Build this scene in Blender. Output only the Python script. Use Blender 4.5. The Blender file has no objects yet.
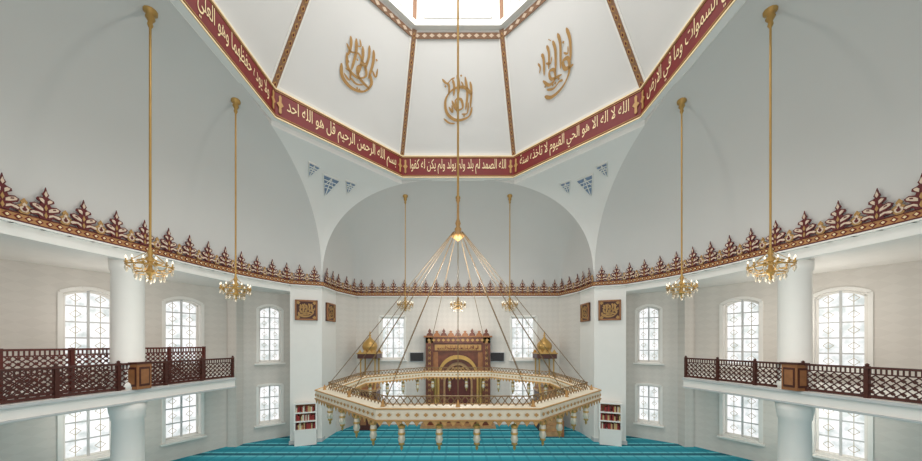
import bpy, math, random
from mathutils import Vector, Matrix
from mathutils.bvhtree import BVHTree
random.seed(7)
E = 5.2          # eye height over prayer-hall floor
CY = 8.4         # dome centre depth
scene = bpy.context.scene
try:
    scene.view_settings.view_transform = 'Standard'
except Exception:
    pass

def lin(c):
    r = []
    for x in c:
        x /= 255.0
        r.append(x/12.92 if x <= 0.04045 else ((x+0.055)/1.055)**2.4)
    return (r[0], r[1], r[2], 1.0)

def mat(name, rgb, rough=0.6, metal=0.0, emis=0.0, vary=0.06, scale=3.0):
    m = bpy.data.materials.new(name); m.use_nodes = True
    nt = m.node_tree; b = nt.nodes['Principled BSDF']
    c = lin(rgb)
    b.inputs['Base Color'].default_value = c
    b.inputs['Roughness'].default_value = rough
    b.inputs['Metallic'].default_value = metal
    if vary > 0:
        tc = nt.nodes.new('ShaderNodeTexCoord')
        n = nt.nodes.new('ShaderNodeTexNoise'); n.inputs['Scale'].default_value = scale
        n.inputs['Detail'].default_value = 3
        r = nt.nodes.new('ShaderNodeValToRGB')
        r.color_ramp.elements[0].position = 0.3; r.color_ramp.elements[1].position = 0.7
        r.color_ramp.elements[0].color = tuple(x*(1-vary) for x in c[:3])+(1,)
        r.color_ramp.elements[1].color = tuple(min(1, x*(1+vary)) for x in c[:3])+(1,)
        nt.links.new(tc.outputs['Object'], n.inputs['Vector'])
        nt.links.new(n.outputs['Fac'], r.inputs['Fac'])
        nt.links.new(r.outputs['Color'], b.inputs['Base Color'])
    if emis > 0:
        b.inputs['Emission Color'].default_value = c
        b.inputs['Emission Strength'].default_value = emis
    return m

M_COVE = mat('plaster_cove_shaded', (211, 209, 206), 0.8, vary=0.015, scale=0.4)  # plaster toned darker, painting the shading behind the arch edges
M_PEND = mat('plaster_pendentive_lit', (230, 229, 226), 0.8, vary=0.01, scale=0.4)  # same plaster toned lighter, so arch edges read as lit against the coves
M_DOME = mat('plaster_dome', (222, 221, 219), 0.8, vary=0.015, scale=0.5)
M_WHITE = mat('white_paint', (236, 234, 229), 0.6, vary=0.01)
M_RED = mat('crimson_band', (112, 14, 14), 0.6, vary=0.1)
M_DKRED = mat('dark_crimson', (96, 28, 30), 0.6, vary=0.1)
M_PINK = mat('blush_cream', (220, 198, 176), 0.7, vary=0.05)
M_GOLD = mat('gold_leaf', (190, 152, 88), 0.4, 0.5, vary=0.08)
M_AGOLD = mat('antique_gold_wire', (122, 98, 64), 0.5, 0.3, vary=0.05)
M_PGOLD = mat('gold_paint', (178, 138, 84), 0.6, 0.1, vary=0.08)
M_CREAM = mat('cream_letter', (240, 218, 172), 0.6, vary=0.03)
M_ORANGE = mat('ochre_band', (184, 134, 84), 0.6, vary=0.12, scale=8)
M_RIB = mat('rib_umber', (140, 104, 78), 0.6, vary=0.12, scale=8)
M_WOOD = mat('dark_wood', (74, 34, 25), 0.45, vary=0.2, scale=6)
M_WOODR = mat('red_wood', (92, 38, 30), 0.5, vary=0.2, scale=6)
M_WOODL = mat('oak_wood', (150, 100, 62), 0.5, vary=0.15, scale=6)
M_MARBLE = mat('brown_marble', (104, 56, 38), 0.35, vary=0.3, scale=4)
M_BEIGE = mat('beige_marble', (178, 140, 98), 0.4, vary=0.2, scale=5)
M_IVORY = mat('ivory_enamel', (216, 208, 188), 0.45, vary=0.03)
M_BLACK = mat('black_screen', (20, 20, 24), 0.2, vary=0.0)
M_BULB = mat('lit_bulb', (255, 244, 220), 0.3, emis=1.0, vary=0)
M_CRYSTAL = mat('crystal', (216, 206, 186), 0.12, 0.2, vary=0.05)
M_GREY = mat('grey_frame', (196, 198, 198), 0.5, vary=0.03)
M_TRACE = mat('tracery', (176, 164, 132), 0.5, vary=0.03)
M_TILE = mat('window_blue', (120, 138, 164), 0.3, vary=0.3, scale=9)
M_BOOK1 = mat('book_red', (150, 50, 44), 0.6); M_BOOK2 = mat('book_green', (60, 92, 70), 0.6); M_BOOK3 = mat('book_tan', (196, 170, 120), 0.6)

def pane_mat():
    m = bpy.data.materials.new('backlit_glass'); m.use_nodes = True
    nt = m.node_tree; b = nt.nodes['Principled BSDF']
    tc = nt.nodes.new('ShaderNodeTexCoord')
    n = nt.nodes.new('ShaderNodeTexNoise'); n.inputs['Scale'].default_value = 2.6; n.inputs['Detail'].default_value = 6
    r = nt.nodes.new('ShaderNodeValToRGB')
    r.color_ramp.elements[0].position = 0.34; r.color_ramp.elements[1].position = 0.56
    r.color_ramp.elements[0].color = lin((200, 208, 206)); r.color_ramp.elements[1].color = lin((253, 253, 254))
    nt.links.new(tc.outputs['Object'], n.inputs['Vector']); nt.links.new(n.outputs['Fac'], r.inputs['Fac'])
    nt.links.new(r.outputs['Color'], b.inputs['Emission Color'])
    b.inputs['Base Color'].default_value = (0.1, 0.1, 0.1, 1)
    b.inputs['Roughness'].default_value = 0.2
    b.inputs['Emission Strength'].default_value = 1.05
    return m
M_PANE = pane_mat()

def wall_mat():
    m = bpy.data.materials.new('patterned_wall'); m.use_nodes = True
    nt = m.node_tree; b = nt.nodes['Principled BSDF']; b.inputs['Roughness'].default_value = 0.7
    g = nt.nodes.new('ShaderNodeNewGeometry')
    mp = nt.nodes.new('ShaderNodeMapping'); mp.inputs['Rotation'].default_value = (0, math.radians(45), 0)
    mp.inputs['Scale'].default_value = (1, 0.001, 1)
    ck = nt.nodes.new('ShaderNodeTexChecker'); ck.inputs['Scale'].default_value = 4.2
    ck.inputs['Color1'].default_value = lin((216, 211, 204)); ck.inputs['Color2'].default_value = lin((212, 207, 200))
    nt.links.new(g.outputs['Position'], mp.inputs['Vector']); nt.links.new(mp.outputs['Vector'], ck.inputs['Vector'])
    nt.links.new(ck.outputs['Color'], b.inputs['Base Color'])
    return m
M_WALL = wall_mat()

def carpet_mat():
    m = bpy.data.materials.new('turquoise_carpet'); m.use_nodes = True
    nt = m.node_tree; b = nt.nodes['Principled BSDF']; b.inputs['Roughness'].default_value = 0.95
    g = nt.nodes.new('ShaderNodeNewGeometry'); sp = nt.nodes.new('ShaderNodeSeparateXYZ')
    nt.links.new(g.outputs['Position'], sp.inputs[0])
    def fr(out, per):
        d = nt.nodes.new('ShaderNodeMath'); d.operation = 'DIVIDE'; d.inputs[1].default_value = per
        f = nt.nodes.new('ShaderNodeMath'); f.operation = 'FRACT'
        nt.links.new(out, d.inputs[0]); nt.links.new(d.outputs[0], f.inputs[0]); return f.outputs[0]
    fy = fr(sp.outputs['Y'], 1.25)
    r = nt.nodes.new('ShaderNodeValToRGB'); r.color_ramp.interpolation = 'CONSTANT'
    e = r.color_ramp.elements
    e[0].position = 0; e[0].color = lin((14, 96, 116)); e[1].position = 0.14; e[1].color = lin((104, 196, 208))
    for p, c in ((0.26, (28, 140, 160)), (0.62, (48, 158, 176)), (0.8, (110, 200, 210)), (0.9, (14, 100, 120))):
        x = e.new(p); x.color = lin(c)
    nt.links.new(fy, r.inputs['Fac'])
    # prayer-place motifs across each row
    fx = fr(sp.outputs['X'], 0.62)
    lt = nt.nodes.new('ShaderNodeMath'); lt.operation = 'LESS_THAN'; lt.inputs[1].default_value = 0.16
    nt.links.new(fx, lt.inputs[0])
    k = nt.nodes.new('ShaderNodeMath'); k.operation = 'MULTIPLY'; k.inputs[1].default_value = 0.45
    nt.links.new(lt.outputs[0], k.inputs[0])
    mx = nt.nodes.new('ShaderNodeMix'); mx.data_type = 'RGBA'; mx.inputs[7].default_value = lin((20, 116, 138))
    nt.links.new(k.outputs[0], mx.inputs[0]); nt.links.new(r.outputs['Color'], mx.inputs[6])
    nt.links.new(mx.outputs[2], b.inputs['Base Color'])
    return m
M_CARPET = carpet_mat()

class MB:
    def __init__(s): s.v = []; s.f = []; s.m = []; s.s = []; s.mats = []
    def mi(s, m):
        if m not in s.mats: s.mats.append(m)
        return s.mats.index(m)
    def add(s, vs, fs, m, smooth=False):
        o = len(s.v); s.v += [Vector(v) for v in vs]; k = s.mi(m)
        for f in fs:
            s.f.append(tuple(i+o for i in f)); s.m.append(k); s.s.append(smooth)
    def obox(s, c, a, b, d, m):
        c = Vector(c); a = Vector(a); b = Vector(b); d = Vector(d)
        vs = [c+i*a+j*b+k*d for i in (-1, 1) for j in (-1, 1) for k in (-1, 1)]
        s.add(vs, [(0, 1, 3, 2), (4, 6, 7, 5), (0, 4, 5, 1), (2, 3, 7, 6), (0, 2, 6, 4), (1, 5, 7, 3)], m)
    def box(s, x0, x1, y0, y1, z0, z1, m):
        s.obox(((x0+x1)/2, (y0+y1)/2, (z0+z1)/2), ((x1-x0)/2, 0, 0), (0, (y1-y0)/2, 0), (0, 0, (z1-z0)/2), m)
    def bar(s, p, q, w, n, t, m):
        """flat bar p->q, width w, thickness t along normal n"""
        p = Vector(p); q = Vector(q); d = q-p
        if d.length < 1e-5: return
        n = Vector(n).normalized(); side = d.cross(n).normalized()
        s.obox((p+q)/2, d/2, side*w/2, n*t/2, m)
    def tube(s, p, q, r, m, n=8, r2=None):
        p = Vector(p); q = Vector(q); d = (q-p).normalized(); r2 = r if r2 is None else r2
        a = d.orthogonal().normalized(); b = d.cross(a)
        vs = []
        for c, rr in ((p, r), (q, r2)):
            for i in range(n):
                t = 2*math.pi*i/n; vs.append(c+a*rr*math.cos(t)+b*rr*math.sin(t))
        fs = [(i, (i+1) % n, n+(i+1) % n, n+i) for i in range(n)]
        s.add(vs, fs, m, True)
        s.add(vs[:n], [tuple(range(n))], m); s.add(vs[n:], [tuple(range(n))], m)
    def lathe(s, c, prof, m, n=16):
        c = Vector(c); vs = []
        for r, z in prof:
            for i in range(n):
                t = 2*math.pi*i/n; vs.append(c+Vector((r*math.cos(t), r*math.sin(t), z)))
        fs = []
        for j in range(len(prof)-1):
            for i in range(n):
                fs.append((j*n+i, j*n+(i+1) % n, (j+1)*n+(i+1) % n, (j+1)*n+i))
        s.add(vs, fs, m, True)
    def torus(s, c, R, r, m, n=32, k=6):
        vs = []; c = Vector(c)
        for i in range(n):
            a = 2*math.pi*i/n
            for j in range(k):
                b = 2*math.pi*j/k
                vs.append(c+Vector(((R+r*math.cos(b))*math.cos(a), (R+r*math.cos(b))*math.sin(a), r*math.sin(b))))
        fs = [(i*k+j, ((i+1) % n)*k+j, ((i+1) % n)*k+(j+1) % k, i*k+(j+1) % k) for i in range(n) for j in range(k)]
        s.add(vs, fs, m, True)
    def prism(s, poly, z0, z1, m, top=True):
        n = len(poly)
        vs = [(x, y, z0) for x, y in poly]+[(x, y, z1) for x, y in poly]
        fs = [(i, (i+1) % n, n+(i+1) % n, n+i) for i in range(n)]
        if top: fs += [tuple(range(n)), tuple(range(n, 2*n))]
        s.add(vs, fs, m)
    def plate(s, poly, o, ux, uz, nrm, t, m):
        """2-D polygon in (ux,uz) frame extruded by nrm*t"""
        o = Vector(o); ux = Vector(ux); uz = Vector(uz); nrm = Vector(nrm); n = len(poly)
        a = [o+ux*x+uz*z for x, z in poly]; b = [p+nrm*t for p in a]
        s.add(a+b, [(i, (i+1) % n, n+(i+1) % n, n+i) for i in range(n)]+[tuple(range(n)), tuple(range(n, 2*n))], m)
    def finish(s, name, parent=None):
        vs = [v+Vector((0, 0, E)) for v in s.v]
        mn = Vector((min(v.x for v in vs), min(v.y for v in vs), min(v.z for v in vs)))
        mx = Vector((max(v.x for v in vs), max(v.y for v in vs), max(v.z for v in vs)))
        c = Vector(((mn.x+mx.x)/2, (mn.y+mx.y)/2, mn.z))
        me = bpy.data.meshes.new(name); me.from_pydata([v-c for v in vs], [], s.f)
        for m in s.mats: me.materials.append(m)
        me.polygons.foreach_set('material_index', s.m); me.polygons.foreach_set('use_smooth', s.s)
        me.update()
        ob = bpy.data.objects.new(name, me); scene.collection.objects.link(ob); ob.location = c
        if parent: ob.parent = parent
        return ob

def catmull(pts, n=6, closed=False):
    P = [Vector(p) for p in pts]; out = []; L = len(P)
    for i in range(L-1):
        p0 = P[max(i-1, 0)]; p1 = P[i]; p2 = P[i+1]; p3 = P[min(i+2, L-1)]
        for k in range(n):
            t = k/n
            out.append(0.5*((2*p1)+(p2-p0)*t+(2*p0-5*p1+4*p2-p3)*t*t+(3*p1-p0-3*p2+p3)*t**3))
    out.append(P[-1]); return out

# ---------- calligraphy ----------
def stroke(mb, pts, o, ux, uz, nrm, w, m, pen=0.7, sm=True):
    P = catmull([(a, b) for a, b in pts], 5) if sm and len(pts) > 2 else [Vector(p) for p in pts]
    L = []; R = []
    for i, p in enumerate(P):
        t = (P[min(i+1, len(P)-1)]-P[max(i-1, 0)])
        if t.length < 1e-6: t = Vector((1, 0))
        t.normalize(); ang = math.atan2(t.y, t.x)
        ww = w*(0.4+0.6*abs(math.sin(ang-pen)))*0.5
        e = min(1, 0.35+min(i, len(P)-1-i)*0.35); ww *= e
        nn = Vector((-t.y, t.x)); L.append(p+nn*ww); R.append(p-nn*ww)
    o = Vector(o); vs = [o+ux*q.x+uz*q.y+nrm*0.02 for q in L]+[o+ux*q.x+uz*q.y+nrm*0.02 for q in R]
    n = len(P); mb.add(vs, [(i, i+1, n+i+1, n+i) for i in range(n-1)], m)
def dot(mb, x, y, r, o, ux, uz, nrm, m):
    o = Vector(o); mb.add([o+ux*(x+a*r)+uz*(y+b*r)+nrm*0.02 for a, b in ((1, 0), (0, 1), (-1, 0), (0, -1))], [(0, 1, 2, 3)], m)
GL = {
 'alif': ([[(0, 0.02), (0.03, 0.5), (0, 1.0)]], [], 0.17),
 'lam': ([[(0.3, 1.0), (0.27, 0.45), (0.24, 0.08), (0.12, 0.0), (0, 0.02)]], [], 0.34),
 'nun': ([[(0.02, 0.35), (0.03, 0.02), (0.2, -0.2), (0.42, -0.02), (0.46, 0.34)]], [(0.24, 0.22)], 0.52),
 'waw': ([[(0.3, 0.22), (0.17, 0.34), (0.12, 0.18), (0.28, 0.14), (0.3, 0.22), (0.26, -0.1), (0.0, -0.24)]], [], 0.36),
 'ha': ([[(0.5, 0.02), (0.32, 0.05), (0.2, 0.34), (0.08, 0.16), (0.24, 0.02), (0.34, 0.3), (0.16, 0.4), (0, 0.02)]], [], 0.5),
 'sin': ([[(0.7, 0.32), (0.66, 0.05), (0.55, 0.08), (0.52, 0.26), (0.48, 0.04), (0.38, 0.07), (0.35, 0.24), (0.3, 0.02), (0, 0.0)]], [], 0.7),
 'ra': ([[(0.26, 0.28), (0.24, 0.02), (0.0, -0.22)]], [(0.12, 0.42)], 0.26),
 'kaf': ([[(0.5, 0.98), (0.1, 0.6), (0.42, 0.34), (0.44, 0.02), (0, 0.0)]], [], 0.52),
 'mim': ([[(0.3, 0.02), (0.14, 0.0), (0.08, 0.2), (0.24, 0.24), (0.26, 0.04), (0.02, 0.0), (-0.02, -0.34)]], [], 0.32),
 'ta': ([[(0.6, 0.3), (0.52, 0.04), (0.25, 0.0), (0.04, 0.05), (0, 0.28)]], [(0.26, 0.4), (0.36, 0.4)], 0.64),
}
def text_line(mb, o, ux, uz, nrm, length, h, m, rng):
    x = 0.0; keys = ['alif', 'lam', 'nun', 'waw', 'ha', 'sin', 'ra', 'kaf', 'mim', 'ta', 'alif', 'lam', 'lam']
    while True:
        st, ds, adv = GL[rng.choice(keys)]
        if (x+adv*h) > length:
            st, ds, adv = GL['alif']
            if (x+adv*h) > length: break
        for s_ in st: stroke(mb, [(x+a*h, b*h) for a, b in s_], o, ux, uz, nrm, 0.13*h, m)
        for a, b in ds: dot(mb, x+a*h, b*h, 0.06*h, o, ux, uz, nrm, m)
        if rng.random() < 0.7:
            a = x+adv*h*0.5; stroke(mb, [(a, 0.72*h), (a+0.14*h, 0.82*h)], o, ux, uz, nrm, 0.07*h, m, sm=False)
        x += adv*h*1.0

# real Arabic lettering from the built-in font when it carries the glyphs
FORMS = {'ا': (0xFE8D, 2), 'ب': (0xFE8F, 4), 'ة': (0xFE93, 2), 'ت': (0xFE95, 4), 'ث': (0xFE99, 4), 'ج': (0xFE9D, 4), 'ح': (0xFEA1, 4), 'خ': (0xFEA5, 4),
 'د': (0xFEA9, 2), 'ذ': (0xFEAB, 2), 'ر': (0xFEAD, 2), 'ز': (0xFEAF, 2), 'س': (0xFEB1, 4), 'ش': (0xFEB5, 4), 'ص': (0xFEB9, 4), 'ض': (0xFEBD, 4), 'ط': (0xFEC1, 4),
 'ظ': (0xFEC5, 4), 'ع': (0xFEC9, 4), 'غ': (0xFECD, 4), 'ف': (0xFED1, 4), 'ق': (0xFED5, 4), 'ك': (0xFED9, 4), 'ل': (0xFEDD, 4), 'م': (0xFEE1, 4), 'ن': (0xFEE5, 4),
 'ه': (0xFEE9, 4), 'و': (0xFEED, 2), 'ي': (0xFEF1, 4), 'ء': (0xFE80, 1), 'L': (0xFEFB, 2)}
def shape(txt):
    txt = txt.replace('لا', 'L'); out = []
    for i, ch in enumerate(txt):
        if ch not in FORMS: out.append(ch); continue
        base, n = FORMS[ch]
        prev = i > 0 and txt[i-1] in FORMS and FORMS[txt[i-1]][1] == 4 and n >= 2
        nxt = n == 4 and i+1 < len(txt) and txt[i+1] in FORMS and FORMS[txt[i+1]][1] >= 2
        k = 0
        if prev and nxt: k = 3
        elif prev: k = 1
        elif nxt: k = 2
        out.append(chr(base+k))
    return ''.join(reversed(out))
def text_mesh(s):
    cu = bpy.data.curves.new('t', 'FONT'); cu.body = s; cu.size = 1.0; cu.resolution_u = 3
    ob = bpy.data.objects.new('t', cu); scene.collection.objects.link(ob)
    bpy.context.view_layer.update()
    dg = bpy.context.evaluated_depsgraph_get(); me = ob.evaluated_get(dg).to_mesh()
    vs = [Vector(v.co) for v in me.vertices]; fs = [tuple(p.vertices) for p in me.polygons]
    ob.evaluated_get(dg).to_mesh_clear()
    bpy.data.objects.remove(ob); bpy.data.curves.remove(cu)
    return vs, fs
def sig(s):
    v, f = text_mesh(s)
    return (len(v), round(max([p.x for p in v] or [0]), 3))
HAS_AR = False
try:
    miss = sig(chr(0xF123)); a_, b_, c_ = sig(chr(0xFEB3)), sig(chr(0xFEE4)), sig(chr(0xFEFB))
    HAS_AR = a_ != miss and b_ != miss and c_ != miss and a_[0] > 0 and b_[0] > 0 and a_ != b_
except Exception as ex:
    HAS_AR = False
print('ARABIC', HAS_AR)
def arabic(mb, txt, o, ux, uz, nrm, length, height, m):
    vs, fs = text_mesh(shape(txt))
    x0 = min(v.x for v in vs); x1 = max(v.x for v in vs); y0 = min(v.y for v in vs); y1 = max(v.y for v in vs)
    sx = length/(x1-x0); sy = height/(y1-y0)
    mb.add([o+ux*(v.x-x0)*sx+uz*(v.y-y0)*sy+nrm*.02 for v in vs], fs, m)
VERSE = ['الله لا اله الا هو الحي القيوم لا تاخذه سنة', 'ولا نوم له ما في السموات وما في الارض', 'من ذا الذي يشفع عنده الا باذنه يعلم ما بين', 'ايديهم وما خلفهم ولا يحيطون بشيء من علمه',
         'الا بما شاء وسع كرسيه السموات والارض', 'ولا يوده حفظهما وهو العلي العظيم صدق الله', 'بسم الله الرحمن الرحيم قل هو الله احد', 'الله الصمد لم يلد ولم يولد ولم يكن له كفوا']

MED = [
 ([([(0.02, 0.35), (0.1, 0.12), (0.4, 0.02), (0.75, 0.1), (0.92, 0.34), (0.8, 0.5)], 1.2), ([(0.1, 0.6), (0.2, 0.35), (0.5, 0.28), (0.72, 0.42), (0.62, 0.58), (0.45, 0.48), (0.55, 0.3), (0.9, 0.22)], 1),
   ([(0.3, 0.34), (0.33, 0.7), (0.27, 0.95)], 1.1), ([(0.5, 0.34), (0.53, 0.7), (0.47, 0.9)], 1.1), ([(0.8, 0.4), (0.84, 0.75), (0.78, 0.98)], 1.1), ([(0.65, 0.5), (0.69, 0.8), (0.64, 1.0)], 1.0), ([(0.14, 0.56), (0.17, 0.76), (0.12, 0.92)], 1.0),
   ([(0.05, 0.75), (0.2, 0.66), (0.4, 0.72), (0.6, 0.62), (0.7, 0.74)], .7), ([(0.12, 0.2), (0.3, 0.14), (0.28, 0.3), (0.14, 0.3)], .7), ([(0.36, 0.98), (0.42, 0.88), (0.34, 0.84)], .6), ([(0.86, 0.6), (1.0, 0.52), (1.0, 0.7)], .7), ([(0.3, 0.2), (0.5, 0.15), (0.7, 0.22)], .8)],
  [(0.18, 0.46), (0.55, 0.08), (0.62, 0.08), (0.92, 0.84), (0.4, 0.6)]),
 ([([(0.95, 0.62), (0.7, 0.78), (0.35, 0.74), (0.1, 0.52), (0.14, 0.22), (0.45, 0.06), (0.85, 0.14), (0.96, 0.36)], 1.2), ([(0.3, 0.5), (0.45, 0.3), (0.65, 0.34), (0.6, 0.52), (0.42, 0.5), (0.5, 0.2)], 1),
   ([(0.75, 0.3), (0.8, 0.65), (0.72, 1.0)], 1.1), ([(0.9, 0.34), (0.93, 0.7), (0.88, 0.9)], 1), ([(0.5, 0.6), (0.53, 0.85), (0.47, 1.04)], 1.1), ([(0.36, 0.6), (0.38, 0.8), (0.33, 0.94)], 1), ([(0.0, 0.95), (0.15, 0.86), (0.28, 0.94), (0.4, 0.98)], .8), ([(0.2, 0.36), (0.32, 0.24), (0.3, 0.4)], .8),
   ([(0.02, 0.1), (0.2, 0.0), (0.4, -0.02)], .7), ([(0.2, 0.62), (0.22, 0.8), (0.16, 0.86)], .9), ([(0.62, 0.2), (0.8, 0.22), (0.84, 0.46)], .8), ([(0.6, 0.9), (0.66, 0.82), (0.62, 0.74)], .6)],
  [(0.5, 0.66), (0.1, 0.8), (0.7, 0.16), (0.6, 1.02), (0.24, 0.14)]),
 ([([(0.0, 0.1), (0.2, 0.0), (0.55, 0.06), (0.8, 0.25), (0.85, 0.5), (0.7, 0.52), (0.72, 0.36), (0.95, 0.34)], 1.2), ([(0.05, 0.42), (0.2, 0.26), (0.4, 0.3), (0.42, 0.48), (0.28, 0.5), (0.3, 0.34), (0.6, 0.3)], 1),
   ([(0.12, 0.5), (0.2, 0.8), (0.18, 0.92)], 1.1), ([(0.45, 0.42), (0.56, 0.8), (0.54, 1.0)], 1.1), ([(0.6, 0.42), (0.72, 0.85), (0.7, 1.06)], 1.1), ([(0.9, 0.44), (0.98, 0.8), (0.94, 1.04)], 1.1), ([(0.28, 0.56), (0.38, 0.84), (0.36, 1.0)], 1.0),
   ([(0.24, 0.7), (0.36, 0.64), (0.44, 0.74)], .7), ([(0.76, 0.66), (0.86, 0.6), (0.9, 0.72)], .6), ([(0.44, 1.08), (0.5, 1.02)], .7), ([(0.1, 0.2), (0.3, 0.14), (0.5, 0.2), (0.6, 0.18)], .8), ([(0.0, 0.6), (0.06, 0.7), (0.02, 0.8)], .7)],
  [(0.3, 0.22), (0.38, 0.22), (0.08, 0.28), (0.5, 0.26), (0.8, 0.84)]),
]
def medallion(mb, o, ux, uz, nrm, W, H, m, rng, kind=None, th=0.07):
    st, ds = MED[kind if kind is not None else rng.randrange(3)]
    for p, k in st: stroke(mb, [((a-0.5)*W, (b-0.5)*H) for a, b in p], o, ux, uz, nrm, th*W*k, m)
    for a, b in ds: dot(mb, (a-0.5)*W, (b-0.5)*H, 0.035*W, o, ux, uz, nrm, m)

# ---------- plan ----------
ZS = 3.0; ZA = 8.66; NE = 2.5; ZB = 2.72
def se_c(t): return max(0, math.cos(t))**(2/NE)
def se_s(t): return max(0, math.sin(t))**(2/NE)
SIDE_C = [(0, 7.2, 15.6), (15, 8.6, 15.1), (40, 9.75, 12.9), (75, 10.45, 9.6), (100, 10.95, 7.2), (135, 11.2, 4.2), (180, 11.2, 1.2)]
def interp(C, a):
    for i in range(len(C)-1):
        if C[i][0] <= a <= C[i+1][0]:
            t = (a-C[i][0])/(C[i+1][0]-C[i][0])
            if i == 0: return Vector((C[0][1]+(C[1][1]-C[0][1])*t, C[0][2]+(C[1][2]-C[0][2])*t))
            P = [Vector(C[max(min(k, len(C)-1), 0)][1:]) for k in (i-1, i, i+1, i+2)]
            if i == 1: P[0] = P[1]
            return 0.5*((2*P[1])+(P[2]-P[0])*t+(2*P[0]-5*P[1]+4*P[2]-P[3])*t*t+(3*P[1]-P[0]-3*P[2]+P[3])*t**3)
def SX(sg, x):
    if sg < 0 or x <= 8.7: return sg*x
    return x+(x-8.7)*0.1
BACK_C = [(0, 7.2, 15.6), (14, 7.12, 17.2), (32, 6.5, 18.9), (90, 0, 18.9)]
def back_base(a):
    b = a if a <= 90 else 180-a
    for i in range(3):
        if BACK_C[i][0] <= b <= BACK_C[i+1][0]:
            t = (b-BACK_C[i][0])/(BACK_C[i+1][0]-BACK_C[i][0])
            x = BACK_C[i][1]+(BACK_C[i+1][1]-BACK_C[i][1])*t; y = BACK_C[i][2]+(BACK_C[i+1][2]-BACK_C[i][2])*t
            return Vector((-x if a <= 90 else x, y))

# ---------- vaulted coves ----------
mb = MB(); angs = [0, 1, 2.5, 5]+list(range(8, 173, 3))+[175, 177.5, 179, 180]
NT = 16
def cove(colfun):
    cols = []
    for a in angs:
        b, A = colfun(a); col = []
        for i in range(NT+1):
            t = math.pi/2*i/NT; h = 1-max(0, math.cos(t))**(2/2.2); v = math.sin(t)**(2/2.2)
            col.append(Vector((b.x+(A.x-b.x)*h, b.y+(A.y-b.y)*h, ZS+(A.z-ZS)*v)))
        cols.append(col)
    vs = [p for c in cols for p in c]; n = NT+1
    fs = [(i*n+j, (i+1)*n+j, (i+1)*n+j+1, i*n+j+1) for i in range(len(cols)-1) for j in range(NT)]
    mb.add(vs, fs, M_COVE, True)
def archz(a): return ZS+(ZA-ZS)*se_s(math.radians(a))
def archd(a):
    c = math.cos(math.radians(a)); return 7.2*math.copysign(abs(c)**(2/NE), c)
for sg in (-1, 1):
    def cf(a, sg=sg):
        b = interp(SIDE_C, a); return Vector((SX(sg, b.x), b.y)), Vector((sg*7.2, CY+archd(a), archz(a)))
    cove(cf)
cove(lambda a: (back_base(a), Vector((-archd(a), CY+7.2, archz(a)))))
cove_bvh = BVHTree.FromPolygons([v.copy() for v in mb.v], mb.f)
# pendentives + strips up to the octagon
OV = 7.2*math.tan(math.radians(22.5))
a0 = min(range(0, 900), key=lambda k: abs(archd(k/10)-OV))/10
def pend(sx, sy, t, v):
    a = a0*(t**1.0)
    L = Vector((sx*7.2, CY+sy*archd(a), archz(a))); B = Vector((sx*archd(a), CY+sy*7.2, archz(a)))
    ch = (L-B).length; p = L.lerp(B, v)
    return p+Vector((sx, sy, 0)).normalized()*ch*0.5*v*(1-v)*(1-t**3)
for sx in (-1, 1):
    for sy in (-1, 1):
        NR, NC = 28, 10
        vs = [pend(sx, sy, (i/NR)**1.6, j/NC) for i in range(NR+1) for j in range(NC+1)]
        fs = [(i*(NC+1)+j, i*(NC+1)+j+1, (i+1)*(NC+1)+j+1, (i+1)*(NC+1)+j) for i in range(NR) for j in range(NC)]
        mb.add(vs, fs, M_PEND, True)
        z0 = archz(a0)
        mb.add([(sx*7.2, CY+sy*OV, z0), (sx*OV, CY+sy*7.2, z0), (sx*OV, CY+sy*7.2, 8.9), (sx*7.2, CY+sy*OV, 8.9)], [(0, 1, 2, 3)], M_PEND)
K = 20
for ax in ((-1, 0), (1, 0), (0, 1)):
    lo = []; hi = []
    for i in range(K+1):
        a = a0+(180-2*a0)*i/K; d = archd(a)
        if ax[0]: p = (ax[0]*7.2, CY+d)
        else: p = (d, CY+7.2)
        lo.append((p[0], p[1], archz(a))); hi.append((p[0], p[1], 8.9))
    mb.add(lo+hi, [(i, i+1, K+1+i+1, K+1+i) for i in range(K)], M_COVE)
mb.finish('ceiling')

# small triangular pendentive windows
for sx in (-1, 1):
    mbw = MB()
    for (t, v, s) in ((0.82, 0.22, 0.36), (0.75, 0.43, 0.58), (0.80, 0.68, 0.36)):
        p = pend(sx, 1, t, v); px = pend(sx, 1, t, v+0.03)-p; pt = pend(sx, 1, t+0.02, v)-p
        ux = px.normalized(); n = px.cross(pt).normalized()
        if n.dot(Vector((0, CY, 5))-p) < 0: n = -n
        uz = n.cross(ux); 
        if uz.z < 0: uz = -uz
        o = p+n*0.1
        tri = [(-s*0.62, s*0.7), (s*0.62, s*0.7), (0, -s)]
        mbw.plate([(a*1.2, b*1.15) for a, b in tri], o-n*0.3, ux, uz, n, 0.28, M_WHITE)
        mbw.plate(tri, o, ux, uz, n, 0.01, M_TILE)
        for k in (-0.3, 0.0, 0.3):
            zz = k*s+0.1*s; hw = 0.62*s*(zz+s)/(1.7*s)
            mbw.bar(o+uz*zz-ux*hw+n*.02, o+uz*zz+ux*hw+n*.02, 0.035, n, 0.02, M_WHITE)
        mbw.bar(o-uz*s+n*.02, o+uz*s*0.7+n*.02, 0.035, n, 0.02, M_WHITE)
        mbw.bar(o-uz*s*.1-ux*s*.35+n*.02, o+uz*s*0.7+n*.02, 0.025, n, 0.02, M_WHITE)
        mbw.bar(o-uz*s*.1+ux*s*.35+n*.02, o+uz*s*0.7+n*.02, 0.025, n, 0.02, M_WHITE)
    mbw.finish('window_pendentive')

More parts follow.
